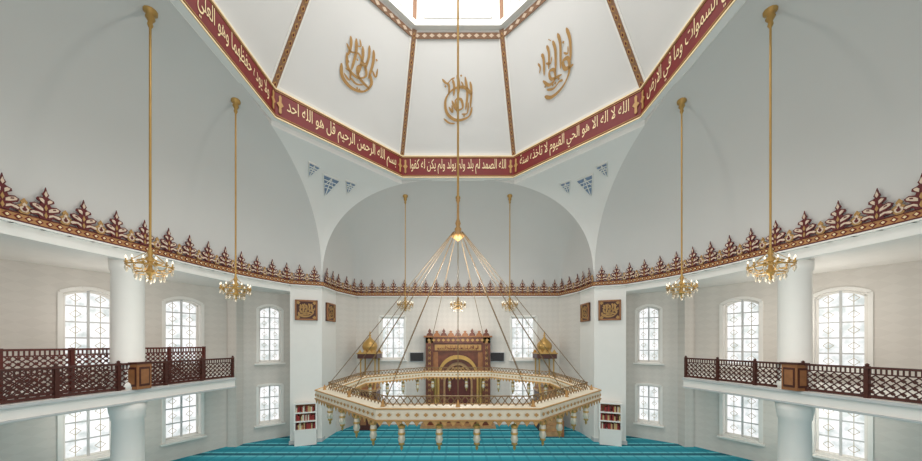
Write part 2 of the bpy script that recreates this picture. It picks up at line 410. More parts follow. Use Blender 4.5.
# ---------- frieze ----------
def path_frames(pts, step):
    pts = [Vector(p) for p in pts]; L = [0]
    for i in range(1, len(pts)): L.append(L[-1]+(pts[i]-pts[i-1]).length)
    n = max(1, round(L[-1]/step)); st = L[-1]/n; out = []; j = 0
    for k in range(n):
        s = (k+0.5)*st
        while L[j+1] < s: j += 1
        t = (s-L[j])/(L[j+1]-L[j]); p = pts[j].lerp(pts[j+1], t); d = (pts[j+1]-pts[j]).normalized()
        out.append((p, d, st))
    return out
TALL = [(0.10, 0), (0.13, 0.07), (0.26, 0.05), (0.31, 0.12), (0.25, 0.19), (0.15, 0.20), (0.25, 0.27), (0.28, 0.35), (0.20, 0.41), (0.10, 0.38), (0.08, 0.44), (0.16, 0.5), (0.15, 0.57), (0.07, 0.6), (0.035, 0.63), (0.065, 0.69), (0.03, 0.76), (0, 0.9)]
SMALL = [(0.05, 0), (0.11, 0.09), (0.12, 0.18), (0.06, 0.24), (0.035, 0.27), (0.06, 0.32), (0, 0.42)]
def sym(h): return [(x, z) for x, z in h]+[(-x, z) for x, z in reversed(h) if x > 1e-6]
def frieze(mb, pts, ctr):
    for (p, d, st) in path_frames(pts, 0.70):
        n = Vector((-d.y, d.x))
        if n.dot(ctr-p) < 0: n = -n
        o = Vector((p.x, p.y, 3.22))+Vector((n.x, n.y, 0))*0.1
        ux = Vector((d.x, d.y, 0)); uz = Vector((0, 0, .93)); nn = Vector((n.x, n.y, 0))
        k = st/0.74
        mb.plate([(x*k, z) for x, z in sym(TALL)], o, ux, uz, nn, 0.03, M_DKRED)
        f = o+nn*.032
        for sgn in (-1, 1):
            mb.plate([(sgn*a*k, b) for a, b in [(.05, .06), (.14, .12), (.24, .08), (.28, .12), (.23, .16), (.12, .165), (.06, .13)]], f, ux, uz, nn, 0.01, M_PINK)
            mb.plate([(sgn*a*k, b) for a, b in [(.05, .21), (.13, .24), (.23, .30), (.24, .35), (.19, .375), (.10, .33), (.05, .28)]], f, ux, uz, nn, 0.01, M_PINK)
            mb.plate([(sgn*a*k, b) for a, b in [(.035, .43), (.10, .49), (.125, .55), (.07, .565), (.03, .52)]], f, ux, uz, nn, 0.01, M_PINK)
            mb.plate([(sgn*a*k, b) for a, b in [(.12, .29), (.18, .31), (.18, .345), (.13, .33)]], f+nn*.011, ux, uz, nn, 0.006, M_DKRED)
        mb.plate([(0, .02), (.03, .1), (0, .2), (-.03, .1)], f, ux, uz, nn, 0.01, M_PGOLD)
        mb.plate([(0, .23), (.03, .31), (0, .41), (-.03, .31)], f, ux, uz, nn, 0.01, M_PGOLD)
        mb.plate([(0, .62), (.03, .69), (0, .8), (-.03, .69)], f, ux, uz, nn, 0.01, M_PINK)
        o2 = o+ux*st/2
        mb.plate(sym(SMALL), o2, ux, uz, nn, 0.03, M_PGOLD)
        mb.plate([(x*.6, z*.62+.04) for x, z in sym(SMALL)], o2+nn*.035, ux, uz, nn, 0.01, M_PINK)
        mb.plate([(x*.3, z*.35+.07) for x, z in sym(SMALL)], o2+nn*.046, ux, uz, nn, 0.01, M_DKRED)
        # pattern on the band
        for q in (-0.375, -.125, .125, 0.375):
            c = Vector((p.x, p.y, 3.12))+nn*0.085+ux*st*q
            mb.plate([(st*.1, 0), (0, .075), (-st*.1, 0), (0, -.075)], c, ux, uz, nn, 0.012, M_RED)
            mb.plate([(st*.05, 0), (0, .04), (-st*.05, 0), (0, -.04)], c+nn*.013, ux, uz, nn, 0.008, M_CREAM)
    for i in range(len(pts)-1):
        a = Vector(pts[i]); b = Vector(pts[i+1]); d = (b-a).normalized(); n = Vector((-d.y, d.x))
        if n.dot(ctr-a) < 0: n = -n
        nn = Vector((n.x, n.y, 0)); e = Vector((d.x, d.y, 0))*0.03
        A = Vector((a.x, a.y, 0))-e; B = Vector((b.x, b.y, 0))+e
        for z, w, t, m in ((3.12, 0.2, 0.16, M_ORANGE), (3.02, 0.03, 0.2, M_DKRED), (3.22, 0.03, 0.2, M_DKRED), (2.97, 0.05, 0.22, M_WHITE)):
            zz = Vector((0, 0, z)); mb.bar(A+zz, B+zz, w, nn, t, m)
C0 = Vector((0, CY))
side_path = {}
for sg in (-1, 1):
    pts = []
    for a in [0]+list(range(15, 181, 5)):
        b = interp(SIDE_C, a); pts.append((SX(sg, b.x), b.y))
    side_path[sg] = pts
    m_ = MB(); frieze(m_, pts, C0); m_.finish('trim_frieze_side')
m_ = MB()
bp = [(-7.2, 15.6), (-7.12, 17.2), (-6.5, 18.9), (6.5, 18.9), (7.12, 17.2), (7.2, 15.6)]
for seg in ((0, 1, 2), (2, 3), (3, 4, 5)): frieze(m_, [bp[i] for i in seg], C0)
m_.finish('trim_frieze_back')

# ---------- walls with openings ----------
def outline(w, zb, zt, rise, N=8, grow=0.0):
    hw = w/2+grow; pts = [(-hw, zb-grow), (hw, zb-grow)]
    for i in range(N+1):
        u = 1-2*i/N; pts.append((u*hw, zt+grow-rise*u*u))
    return pts
WIN = [0]
def window(o, ux, nrm, w, zb, zt, rise, depth, gold=True):
    """o = wall face point (z ignored), nrm points into room"""
    WIN[0] += 1; m = MB(); ux = Vector(ux); nrm = Vector(nrm); uz = Vector((0, 0, 1)); o = Vector((o[0], o[1], 0))
    ol = outline(w, zb, zt, rise)
    back = o-nrm*depth
    m.plate(outline(w, zb, zt, rise, grow=0.0), back-nrm*0.03, ux, uz, nrm, 0.02, M_PANE)
    P = [back+ux*x+uz*z for x, z in ol]
    for i in range(len(P)):
        m.bar(P[i]+nrm*.03, P[(i+1) % len(P)]+nrm*.03, 0.14, nrm, 0.06, M_WHITE)
    q = outline(w, zb, zt, rise, grow=0.07); Q = [o+ux*x+uz*z for x, z in q]
    for i in range(len(Q)): m.bar(Q[i]+nrm*.02, Q[(i+1) % len(Q)]+nrm*.02, 0.12, nrm, 0.05, M_WHITE)
    m.obox(o+uz*(zb-0.12)+nrm*0.06, ux*(w/2+0.2), uz*0.04, nrm*0.1, M_WHITE)
    H = zt-zb; nr = max(2, round(H/0.62))
    m.bar(back+uz*zb+nrm*.04, back+uz*zt+nrm*.04, 0.07, nrm, 0.05, M_GREY)
    for k in (1, 3):
        x = -w/2+w*k/4; m.bar(back+ux*x+uz*zb+nrm*.03, back+ux*x+uz*(zt-rise*.3)+nrm*.03, 0.016, nrm, 0.02, M_TRACE)
    for j in range(1, nr):
        z = zb+H*j/nr; m.bar(back-ux*w/2+uz*z+nrm*.035, back+ux*w/2+uz*z+nrm*.035, 0.05, nrm, 0.04, M_GREY)
    for j in range(nr):
        for k in (-1, 1):
            c = back+ux*k*w/4+uz*(zb+H*(j+0.5)/nr)+nrm*.03; R = min(w/4, H/nr/2)*0.45
            pp = [c+ux*R*math.cos(t*math.pi/2)+uz*R*math.sin(t*math.pi/2) for t in range(4)]
            for t in range(4): m.bar(pp[t], pp[(t+1) % 4], 0.014, nrm, 0.015, M_TRACE)
    m.finish('window_%d' % WIN[0])
def wall(mb, p0, p1, z0, z1, cols, depth, ctr, m):
    """cols: list of (s_center, width, [(zb,zt,rise)...])"""
    p0 = Vector(p0); p1 = Vector(p1); d = p1-p0; L = d.length; d.normalize(); n = Vector((-d.y, d.x))
    if n.dot(ctr-p0) < 0: n = -n
    U = Vector((d.x, d.y, 0)); NN = Vector((n.x, n.y, 0)); O = Vector((p0.x, p0.y, 0)); Z = Vector((0, 0, 1))
    def quad(s0, s1, za, zb, zc, zd):
        mb.add([O+U*s0+Z*za, O+U*s1+Z*zb, O+U*s1+Z*zc, O+U*s0+Z*zd], [(0, 1, 2, 3)], m)
    s = 0
    for (sc, w, ops) in sorted(cols):
        quad(s, sc-w/2, z0, z0, z1, z1); N = 8
        for i in range(N):
            ua = -1+2*i/N; ub = -1+2*(i+1)/N; sa = sc+ua*w/2; sb = sc+ub*w/2
            ca = cb = z0
            for (zb, zt, rise) in ops:
                quad(sa, sb, ca, cb, zb, zb)
                ca = zt-rise*ua*ua; cb = zt-rise*ub*ub
                mb.add([O+U*sa+Z*ca, O+U*sb+Z*cb, O+U*sb+Z*cb-NN*depth, O+U*sa+Z*ca-NN*depth], [(0, 1, 2, 3)], M_WHITE)
                mb.add([O+U*sa+Z*zb, O+U*sb+Z*zb, O+U*sb+Z*zb-NN*depth, O+U*sa+Z*zb-NN*depth], [(0, 1, 2, 3)], M_WHITE)
            quad(sa, sb, ca, cb, z1, z1)
        for (zb, zt, rise) in ops:
            for e in (-1, 1):
                q = O+U*(sc+e*w/2); mb.add([q+Z*zb, q+Z*(zt-rise), q+Z*(zt-rise)-NN*depth, q+Z*zb-NN*depth], [(0, 1, 2, 3)], M_WHITE)
            c = O+U*sc; window((c.x, c.y), U, NN, w, zb, zt, rise, depth)
        s = sc+w/2
    quad(s, L, z0, z0, z1, z1)

OPS = [(-4.3, -2.3, 0.06), (-1.0, 1.98, 0.22)]
for sg, nm in ((-1, 'wall_left'), (1, 'wall_right')):
    m = MB()
    P = [(SX(sg, 9.15), 16.75), (SX(sg, 11.62), 14.8), (SX(sg, 17.5), 5.0), (SX(sg, 17.5), -2)]
    def sd(i, pt): return (Vector((SX(sg, pt[0]), pt[1]))-Vector(P[i])).length
    wall(m, P[0], P[1], -5.2, 2.75, [(sd(0, (10.15, 15.95)), 1.0, OPS)], 0.35, C0, M_WALL)
    wall(m, P[1], P[2], -5.2, 2.75, [(sd(1, (12.45, 13.4)), 1.2, OPS), (sd(1, (13.85, 11.1)), 1.2, OPS), (sd(1, (15.6, 8.2)), 1.2, OPS)], 0.35, C0, M_WALL)
    wall(m, P[2], P[3], -5.2, 2.75, [], 0.35, C0, M_WALL)
    c = Vector((SX(sg, 11.3), 14.85)); m.box(c.x-0.22, c.x+0.22, c.y-0.1, c.y+0.4, -5.2, 2.72, M_WALL)
    m.finish(nm)
    # side piers of the apse
    m = MB()
    m.prism([(sg*7.2, 15.6), (sg*8.6, 15.1), (sg*9.0, 16.9), (sg*7.12, 17.2)], -5.2, 2.99, M_WHITE)
    m.prism([(sg*7.16, 15.55), (sg*8.62, 15.03), (sg*8.68, 15.3), (sg*7.16, 15.9)], -5.2, -5.02, M_GREY)
    m.finish('pier')
    # gallery soffit ceiling & beam
    inner = [Vector(p) for p in side_path[sg][1:]]+[Vector((SX(sg, 11.2), -2))]
    outer = [Vector(p) for p in P]
    m = MB()
    poly = [(p.x+sg*.2, p.y) for p in inner]+[(p.x, p.y) for p in reversed(outer)]+[(sg*8.9, 16.7)]
    m.prism(poly, 2.72, 2.8, M_WHITE)
    # continuous fascia beam along the frieze (mitred strip)
    bi = []; bo = []
    for i, p in enumerate(inner):
        d = (inner[min(i+1, len(inner)-1)]-inner[max(i-1, 0)]).normalized(); nrm = Vector((-d.y, d.x))
        if nrm.x*sg < 0: nrm = -nrm
        bi.append(p); bo.append(p+nrm*.34)
    nb = len(bi)
    vs = [(p.x, p.y, 2.64) for p in bi]+[(p.x, p.y, 2.98) for p in bi]+[(p.x, p.y, 2.64) for p in bo]+[(p.x, p.y, 2.98) for p in bo]
    fs = []
    for i in range(nb-1):
        fs += [(i, i+1, nb+i+1, nb+i), (2*nb+i, 2*nb+i+1, 3*nb+i+1, 3*nb+i), (i, i+1, 2*nb+i+1, 2*nb+i), (nb+i, nb+i+1, 3*nb+i+1, 3*nb+i)]
    m.add(vs, fs, M_WHITE)
    m.finish('ceiling_aisle')
    # balcony slab
    bal = [(SX(sg, 9.75), 12.9)]+[p for p in side_path[sg] if p[1] < 12.8]+[(SX(sg, 11.2), -2)]
    m = MB()
    poly = bal+[(SX(sg, 17.45), -2), (SX(sg, 17.45), 5.0), (SX(sg, 11.58), 14.7)]
    m.prism(poly, -1.96, -1.5, M_WHITE)
    for i in range(len(bal)-1):
        a = Vector((bal[i][0]-sg*.03, bal[i][1], -1.55)); b = Vector((bal[i+1][0]-sg*.03, bal[i+1][1], -1.55)); d = (b-a).normalized()
        m.bar(a, b+d*.03, 0.08, Vector((-d.y, d.x, 0)), 0.08, M_GREY)
        a2 = a+Vector((0, 0, -.36)); b2 = b+Vector((0, 0, -.36)); m.bar(a2, b2+d*.03, 0.05, Vector((-d.y, d.x, 0)), 0.06, M_GREY)
    m.finish('balcony')
    # column
    cx = SX(sg, 10.85); cy = 9.7; m = MB()
    m.lathe((cx, cy, 0), [(0.0, -5.2), (0.46, -5.2), (0.46, -4.95), (0.39, -4.9), (0.37, -2.5), (0.40, -2.45), (0.40, -2.35), (0.43, -2.2), (0.45, -1.97), (0.39, -1.95), (0.39, -1.5), (0.45, -1.5), (0.45, -1.3), (0.39, -1.25), (0.38, 2.3), (0.42, 2.35), (0.43, 2.72), (0, 2.72)], M_WHITE, 32)
    m.finish('column')
    # railing
    def lattice(m, a, b, z0, z1, pitch, nn, mt, w=0.026):
        a = Vector((a[0], a[1], 0)); b = Vector((b[0], b[1], 0)); L = (b-a).length; u = (b-a)/L; H = z1-z0
        k = -H
        while k < L:
            for fl in (0, 1):
                s0, t0 = k, 0.0; s1, t1 = k+H, H
                if s0 < 0: t0 = -s0; s0 = 0
                if s1 > L: t1 = H-(s1-L); s1 = L
                if s1 > s0+0.01:
                    za, zb = (z0+t0, z0+t1) if not fl else (z1-t0, z1-t1)
                    m.bar(a+u*s0+Vector((0, 0, za)), a+u*s1+Vector((0, 0, zb)), w, nn, 0.02, mt)
            k += pitch
        s = pitch/2
        while s < L:
            z = z0+pitch/2
            while z < z1:
                m.plate([(.05, 0), (0, .05), (-.05, 0), (0, -.05)], a+u*s+Vector((0, 0, z)), u, Vector((0, 0, 1)), nn, 0.02, mt); z += pitch
            s += pitch
    def railing(name, pts, z0, h, mt, finial=True, pitch=0.17):
        m = MB(); fr = path_frames(pts, 1.25)
        for (p, d, st) in fr:
            nn = Vector((-d.y, d.x, 0)); a = p-d*st/2; b = p+d*st/2
            def rail(z, w, t): m.bar(Vector((a.x, a.y, z)), Vector((b.x+d.x*.03, b.y+d.y*.03, z)), w, nn, t, mt)
            rail(z0+h-.03, 0.06, 0.12); rail(z0+.06, 0.08, 0.06); rail(z0+h-.2, 0.035, 0.04)
            lattice(m, a, b, z0+.1, z0+h-.2, pitch, nn, mt)
            s = 0.06
            while s < st:
                q = a+d*s; m.bar(Vector((q.x, q.y, z0+h-.19)), Vector((q.x, q.y, z0+h-.05)), 0.03, nn, 0.02, mt); s += 0.09
            m.box(a.x-.045, a.x+.045, a.y-.045, a.y+.045, z0, z0+h+.015, mt)
            if finial: m.lathe((a.x, a.y, z0+h+.015), [(.03, 0), (.045, .03), (.03, .06), (0, .08)], mt, 8)
        m.box(b.x-.045, b.x+.045, b.y-.045, b.y+.045, z0, z0+h+.015, mt)
        m.finish(name)
    off = [(x+sg*0.09, y) for x, y in bal]
    railing('balcony_railing', off, -1.5, 0.86, M_WOOD)
    if sg < 0:
        scr = [(x+sg*0.95, y+.1) for x, y in bal if y > -1 and y < 12.5]
        railing('lattice_screen', scr, -1.5, 1.34, M_WOODR, False, 0.15)
    # timber cabinet on the rail near the column
    rat = 1.09 if sg < 0 else 1.15
    cand = [Vector(off[i]).lerp(Vector(off[i+1]), k/5) for i in range(len(off)-1) for k in range(5)]
    best = min([p for p in cand if p.y > 1], key=lambda p: abs(abs(p.x)/p.y-rat))
    bx = best.x-sg*0.06; by = best.y; m = MB()
    m.box(bx-.17, bx+.17, by-.22, by+.22, -1.5, -0.68, M_WOODL)
    m.box(bx-.2, bx+.2, by-.25, by+.25, -0.68, -0.62, M_WOOD)
    m.box(bx-.14, bx+.14, by-.235, by-.22, -1.4, -0.78, M_WOOD); m.box(bx-.1, bx+.1, by-.245, by-.23, -1.33, -0.85, M_WOODL)
    m.box(bx-.185, bx+.185, by-.16, by+.16, -1.4, -0.78, M_WOOD); m.box(bx-.192, bx+.192, by-.12, by+.12, -1.33, -0.85, M_WOODL)
    m.finish('lectern_cabinet')
    # plaques on the pier
    def plaque(name, c, ux, nn, w, h, kind):
        m = MB(); ux = Vector(ux).normalized(); nn = Vector(nn).normalized(); c = Vector(c); uz = Vector((0, 0, 1))
        if ux.x < -0.1: ux = -ux
        m.obox(c+nn*.05, ux*w/2, uz*h/2, nn*.04, M_WOOD)
        for e in (-1, 1):
            m.obox(c+nn*.1+ux*e*(w/2-.04), ux*.04, uz*h/2, nn*.03, M_WOODL); m.obox(c+nn*.1+uz*e*(h/2-.04), ux*w/2, uz*.04, nn*.03, M_WOODL)
        medallion(m, c+nn*.09, ux, uz, nn, w*.72, h*.66, M_PGOLD, random, kind, 0.12)
        for e in (-1, 1):
            for f in (-1, 1): m.plate([(.1, 0), (0, .1), (-.1, 0), (0, -.1)], c+nn*.09+ux*e*w*.36+uz*f*h*.36, ux, uz, nn, .02, M_PGOLD)
        m.finish(name)
    a = Vector((sg*7.2, 15.6, 0)); b = Vector((sg*8.6, 15.1, 0)); d = (b-a).normalized(); n = Vector((-d.y, d.x, 0)); n = n if n.y < 0 else -n
    plaque('calligraphy_plaque', a+d*.72+Vector((0, 0, 1.7)), d, n, 1.05, 1.05, 0)
    a2 = Vector((sg*7.12, 17.2, 0)); d2 = (a2-a).normalized()
    n2 = Vector((-d2.y, d2.x, 0)); n2 = n2 if n2.x*sg < 0 else -n2
    plaque('calligraphy_plaque', a+d2*.85+Vector((0, 0, 1.7)), d2, n2, 0.95, 1.0, 1)
    # bookcase in front of pier
    m = MB(); c = a+d*.72+n*.26
    def ob(u0, u1, z0, z1, t0, t1, mt):
        m.obox(c+d*(u0+u1)/2+Vector((0, 0, (z0+z1)/2))+n*(t0+t1)/2, d*(u1-u0)/2, Vector((0, 0, (z1-z0)/2)), n*(t1-t0)/2, mt)
    ob(-.5, .5, -5.2, -4.42, -.19, .15, M_WHITE)
    ob(-.5, .5, -4.42, -3.1, -.19, -.13, M_WOODL)
    for e in (-1, 1): ob(e*.5-.04, e*.5+.04, -4.42, -3.1, -.19, .15, M_WHITE)
    for z in (-4.42, -3.98, -3.54, -3.08): ob(-.54, .54, z-.03, z+.03, -.19, .16, M_WHITE)
    for z in (-4.39, -3.95, -3.51):
        x = -.45
        while x < .4:
            w = random.uniform(.05, .09)
            if random.random() < .85: ob(x, x+w*.9, z, z+random.uniform(.2, .34), -.12, .09, random.choice([M_BOOK1, M_BOOK3, M_BOOK1, M_IVORY, M_DKRED]))
            x += w
    m.finish('bookcase')
m = MB()
wall(m, (-6.5, 18.9), (6.5, 18.9), -5.2, 3.0, [(6.5-4.2, 1.5, [(-3.7, -1.9, 0.0), (-1.0, 1.65, 0.0)]), (6.5+4.2, 1.5, [(-3.7, -1.9, 0.0), (-1.0, 1.65, 0.0)])], 0.3, C0, M_WALL)
for sg in (-1, 1): wall(m, (sg*7.12, 17.2), (sg*6.5, 18.9), -5.2, 3.0, [], 0.3, C0, M_WALL)
m.finish('wall_back')
m = MB(); m.box(-19.5, 19.5, -3, 19.3, -5.4, -5.2, M_CARPET); m.finish('floor')
m = MB(); m.box(-11, 11, -3, 1.2, -1.9, -1.5, M_WHITE); m.finish('rear_gallery_floor')
m = MB()
m.box(-6.45, 6.45, 18.82, 18.88, -5.2, -5.05, M_WHITE); m.finish('baseboard_back')

# ---------- dome ----------
def octv(ap, z):
    R = ap/math.cos(math.pi/8)
    return [Vector((R*math.sin(math.pi/8+k*math.pi/4), CY+R*math.cos(math.pi/8+k*math.pi/4), z)) for k in range(8)]
m = MB(); cal = MB()
A0 = octv(7.2, 9.8); A1 = octv(4.7, 13.9)
rng = random.Random(3)
def ring(mb, ap0, z0, ap1, z1, mt):
    a = octv(ap0, z0); b = octv(ap1, z1); mb.add(a+b, [(i, (i+1) % 8, 8+(i+1) % 8, 8+i) for i in range(8)], mt)
ring(m, 7.2, 9.8, 4.7, 13.9, M_DOME)
ring(m, 4.7, 13.9, 4.5, 13.9, M_WHITE); ring(m, 4.5, 13.9, 4.5, 14.15, M_WHITE); ring(m, 4.5, 14.15, 4.7, 14.15, M_WHITE)
ring(m, 7.0, 9.78, 7.3, 9.78, M_WHITE)
ring(m, 7.0, 8.62, 7.25, 8.62, M_PEND)
ring(m, 7.25, 8.6, 7.25, 9.85, M_WHITE)
# lantern
L0 = octv(4.7, 14.15); L1 = octv(4.5, 16.6)
for k in range(8):
    a, b = L0[k], L0[(k+1) % 8]; c, d = L1[(k+1) % 8], L1[k]
    def P(u, v): return (a.lerp(b, u)).lerp(d.lerp(c, u), v)
    u0, u1, v0, v1 = .12, .88, .1, .9
    for (p, q, r, s) in ((0, 1, 0, v0), (0, 1, v1, 1), (0, u0, v0, v1), (u1, 1, v0, v1)):
        m.add([P(p, r), P(q, r), P(q, s), P(p, s)], [(0, 1, 2, 3)], M_WHITE)
    m.add([P(u0, v0), P(u1, v0), P(u1, v1), P(u0, v1)], [(0, 1, 2, 3)], M_PANE)
    nn = (Vector((0, CY, 15))-P(.5, .5)).normalized()
    for u in (u0, u1): m.bar(P(u, v0)+nn*.04, P(u, v1)+nn*.04, .06, nn, .05, M_GREY)
    for v in (v0, .6): m.bar(P(u0, v)+nn*.04, P(u1, v)+nn*.04, .06, nn, .05, M_GREY)
    m.bar(P(0, 0), P(0, 1), .2, nn, .12, M_RIB)
m.add(L1+[Vector((0, CY, 17.6))], [(i, (i+1) % 8, 8) for i in range(8)], M_DOME)
for k in range(8):
    a, b = A0[k], A1[k]; ctr = Vector((0, CY, (a.z+b.z)/2)); mid = (a+b)/2
    nn = (ctr-mid); d = (b-a).normalized(); nn = (nn-d*nn.dot(d)).normalized()
    m.bar(a, b, .34, nn, .16, M_WHITE); m.bar(a, b, .2, nn, .2, M_RIB)
    L = (b-a).length; s = .2; side = d.cross(nn)
    while s < L-.1:
        o = a+d*s+nn*.1; m.plate([(.075, 0), (0, .12), (-.075, 0), (0, -.12)], o, side, d, nn, .015, M_PGOLD)
        m.plate([(.035, 0), (0, .06), (-.035, 0), (0, -.06)], o+nn*.015, side, d, nn, .01, M_DKRED); s += .3
    # cornice strip under the lantern
    t0 = .96; p = A0[k].lerp(A1[k], t0); q = A0[(k+1) % 8].lerp(A1[(k+1) % 8], t0); pn = (Vector((0, CY, 11))-(p+q)/2).normalized()
    m.bar(p, q, .2, pn, .1, M_RIB)
    for i in range(12):
        o = p.lerp(q, (i+.5)/12)+pn*.055; uu = (q-p).normalized(); vv = uu.cross(pn); m.plate([(.12, 0), (0, .07), (-.12, 0), (0, -.07)], o, uu, vv, pn, .01, M_PINK)
    p = A0[k].lerp(A1[k], .03); q = A0[(k+1) % 8].lerp(A1[(k+1) % 8], .03); m.bar(p, q, .12, pn, .08, M_WHITE)
    # medallions
    p0, p1 = A0[k], A0[(k+1) % 8]; q0, q1 = A1[k], A1[(k+1) % 8]
    ux = (p0-p1).normalized(); up = ((q0+q1)/2-(p0+p1)/2).normalized(); n = ux.cross(up)
    o = ((p0+p1)/2).lerp((q0+q1)/2, .49)
    if n.dot(Vector((0, CY, 9))-o) < 0: n = -n
    if (up.cross(n)).dot(ux) < 0: ux = -ux
    medallion(cal, o+n*.02, ux, up, n, 1.5, 1.75, M_PGOLD, rng, (2, 1, 0, 1, 2, 0, 0, 1)[k], 0.08)
m.finish('dome')
cal.finish('dome_calligraphy')
# inscription ring
m = MB(); B0 = octv(7.0, 8.62); B1 = octv(7.0, 9.78)
for k in range(8):
    a, b = B0[k], B0[(k+1) % 8]; c, d = B1[(k+1) % 8], B1[k]; m.add([a, b, c, d], [(0, 1, 2, 3)], M_RED)
    ux = (b-a).normalized(); n = Vector((0, CY, 8.62))-(a+b)/2; n.z = 0; n.normalize(); uz = Vector((0, 0, 1))
    if uz.cross(n).dot(ux) < 0: a, b = b, a; ux = -ux
    for z, w, mt in ((.03, .05, M_CREAM), (.12, .02, M_PGOLD), (1.13, .05, M_CREAM), (1.04, .02, M_PGOLD)):
        m.bar(a+uz*z, b+uz*z, w, n, .05, mt)
    L = (b-a).length; done = False
    if HAS_AR:
        try:
            arabic(m, VERSE[k], a+ux*.4+uz*.2, ux, uz, n, L-.8, .78, M_CREAM); done = True
        except Exception: done = False
    if not done: text_line(m, a+ux*.4+uz*.4, ux, uz, n, L-.8, .56, M_CREAM, rng)
    for s in (.16, L-.16):
        o = a+ux*s+uz*.58+n*.02
        m.plate([(.12, 0), (.04, .1), (.05, .3), (0, .36), (-.05, .3), (-.04, .1), (-.12, 0), (-.04, -.1), (-.05, -.3), (0, -.36), (.05, -.3), (.04, -.1)], o, ux, uz, n, .02, M_PGOLD)
m.finish('inscription_band')

# ---------- main chandelier ----------
m = MB(); ZC = -1.12; AO, AI = 3.38, 3.02
def rr(a0_, z0, a1_, z1, mt): ring(m, a0_, z0, a1_, z1, mt)
rr(AO, ZC, AI, ZC, M_IVORY); rr(AO, ZC-.2, AI, ZC-.2, M_IVORY); rr(AO, ZC, AO, ZC-.2, M_IVORY); rr(AI, ZC, AI, ZC-.2, M_IVORY)
for ap in (AO+.01, AI-.01):
    for z in (ZC, ZC-.2):
        V = octv(ap, z)
        for k in range(8): m.tube(V[k], V[(k+1) % 8], .016, M_PGOLD, 6)
    V = octv(ap, ZC-.2)
    for k in range(8):
        a, b = V[k], V[(k+1) % 8]; N = 18; u = (b-a)/N; n = Vector((0, CY, a.z))-(a+b)/2; n.z = 0; n.normalize()
        so = n*(-.012 if ap > 3.2 else .012)
        for i in range(N):
            o = a+u*(i+.5); w = u.length/2
            m.plate([(-w, 0), (w, 0), (w*.6, -.03), (0.02, -.07), (0, -.1), (-.02, -.07), (-w*.6, -.03)], o, u.normalized(), Vector((0, 0, 1)), n, .015, M_PGOLD)
            m.plate([(w*.55, .1), (0, .135), (-w*.55, .1), (0, .065)], o+so, u.normalized(), Vector((0, 0, 1)), so, .6, M_PGOLD)
V = octv(AI+.1, ZC+.17)
for k in range(8):
    a, b = V[k], V[(k+1) % 8]; m.tube(a, b, .012, M_AGOLD, 6); n = Vector((0, CY, a.z))-(a+b)/2; n.z = 0; n.normalize()
    N = 20
    for i in range(N):
        p = a.lerp(b, i/N); q = a.lerp(b, (i+1)/N)
        m.bar(p-Vector((0, 0, .17)), q, .016, n, .01, M_AGOLD); m.bar(p, q-Vector((0, 0, .17)), .016, n, .01, M_AGOLD)
top = Vector((0, CY, 3.15))
m.tube((0, CY, 3.3), (0, CY, 17.5), .03, M_GOLD, 8)
m.lathe((0, CY, 2.98), [(0, -.1), (.04, -.06), (.1, 0), (.18, .05), (.165, .12), (.08, .18), (.1, .26), (.05, .34), (.08, .42), (.035, .56), (.03, 1.0), (.06, 1.08), (.03, 1.16)], M_PGOLD, 16)
V = octv((AO+AI)/2, ZC)
for k in range(8):
    a, b = V[k], V[(k+1) % 8]
    for t in (0, .5):
        p = a.lerp(b, t); dd = (p-Vector((0, CY, p.z))).normalized()
        m.tube(top+dd*.14, p, .009, M_AGOLD, 5); m.lathe(p, [(.045, 0), (.025, .05), (.012, .12)], M_PGOLD, 8)
def lamp(c, s=1.0):
    c = Vector(c)
    m.tube(c, c-Vector((0, 0, .1*s)), .01*s, M_GOLD, 5)
    m.lathe(c-Vector((0, 0, .1*s)), [(.01, 0), (.05*s, -.02*s), (.07*s, -.05*s), (.055*s, -.08*s)], M_GOLD, 10)
    m.lathe(c-Vector((0, 0, .18*s)), [(.05*s, 0), (.06*s, -.05*s), (.05*s, -.12*s), (.07*s, -.2*s), (.045*s, -.25*s)], M_CRYSTAL, 10)
    m.lathe(c-Vector((0, 0, .27*s)), [(.062*s, 0.02*s), (.066*s, 0), (.062*s, -.02*s)], M_GOLD, 10)
    m.lathe(c-Vector((0, 0, .43*s)), [(.05*s, 0), (.055*s, -.03*s), (.02*s, -.06*s), (.028*s, -.1*s), (0, -.15*s)], M_GOLD, 10)
V = octv((AO+AI)/2, ZC-.2)
for k in range(8):
    a, b = V[k], V[(k+1) % 8]
    for t in (1/8, 3/8, 5/8, 7/8): lamp(a.lerp(b, t), 1.0)
m.finish('octagonal_ring_chandelier')

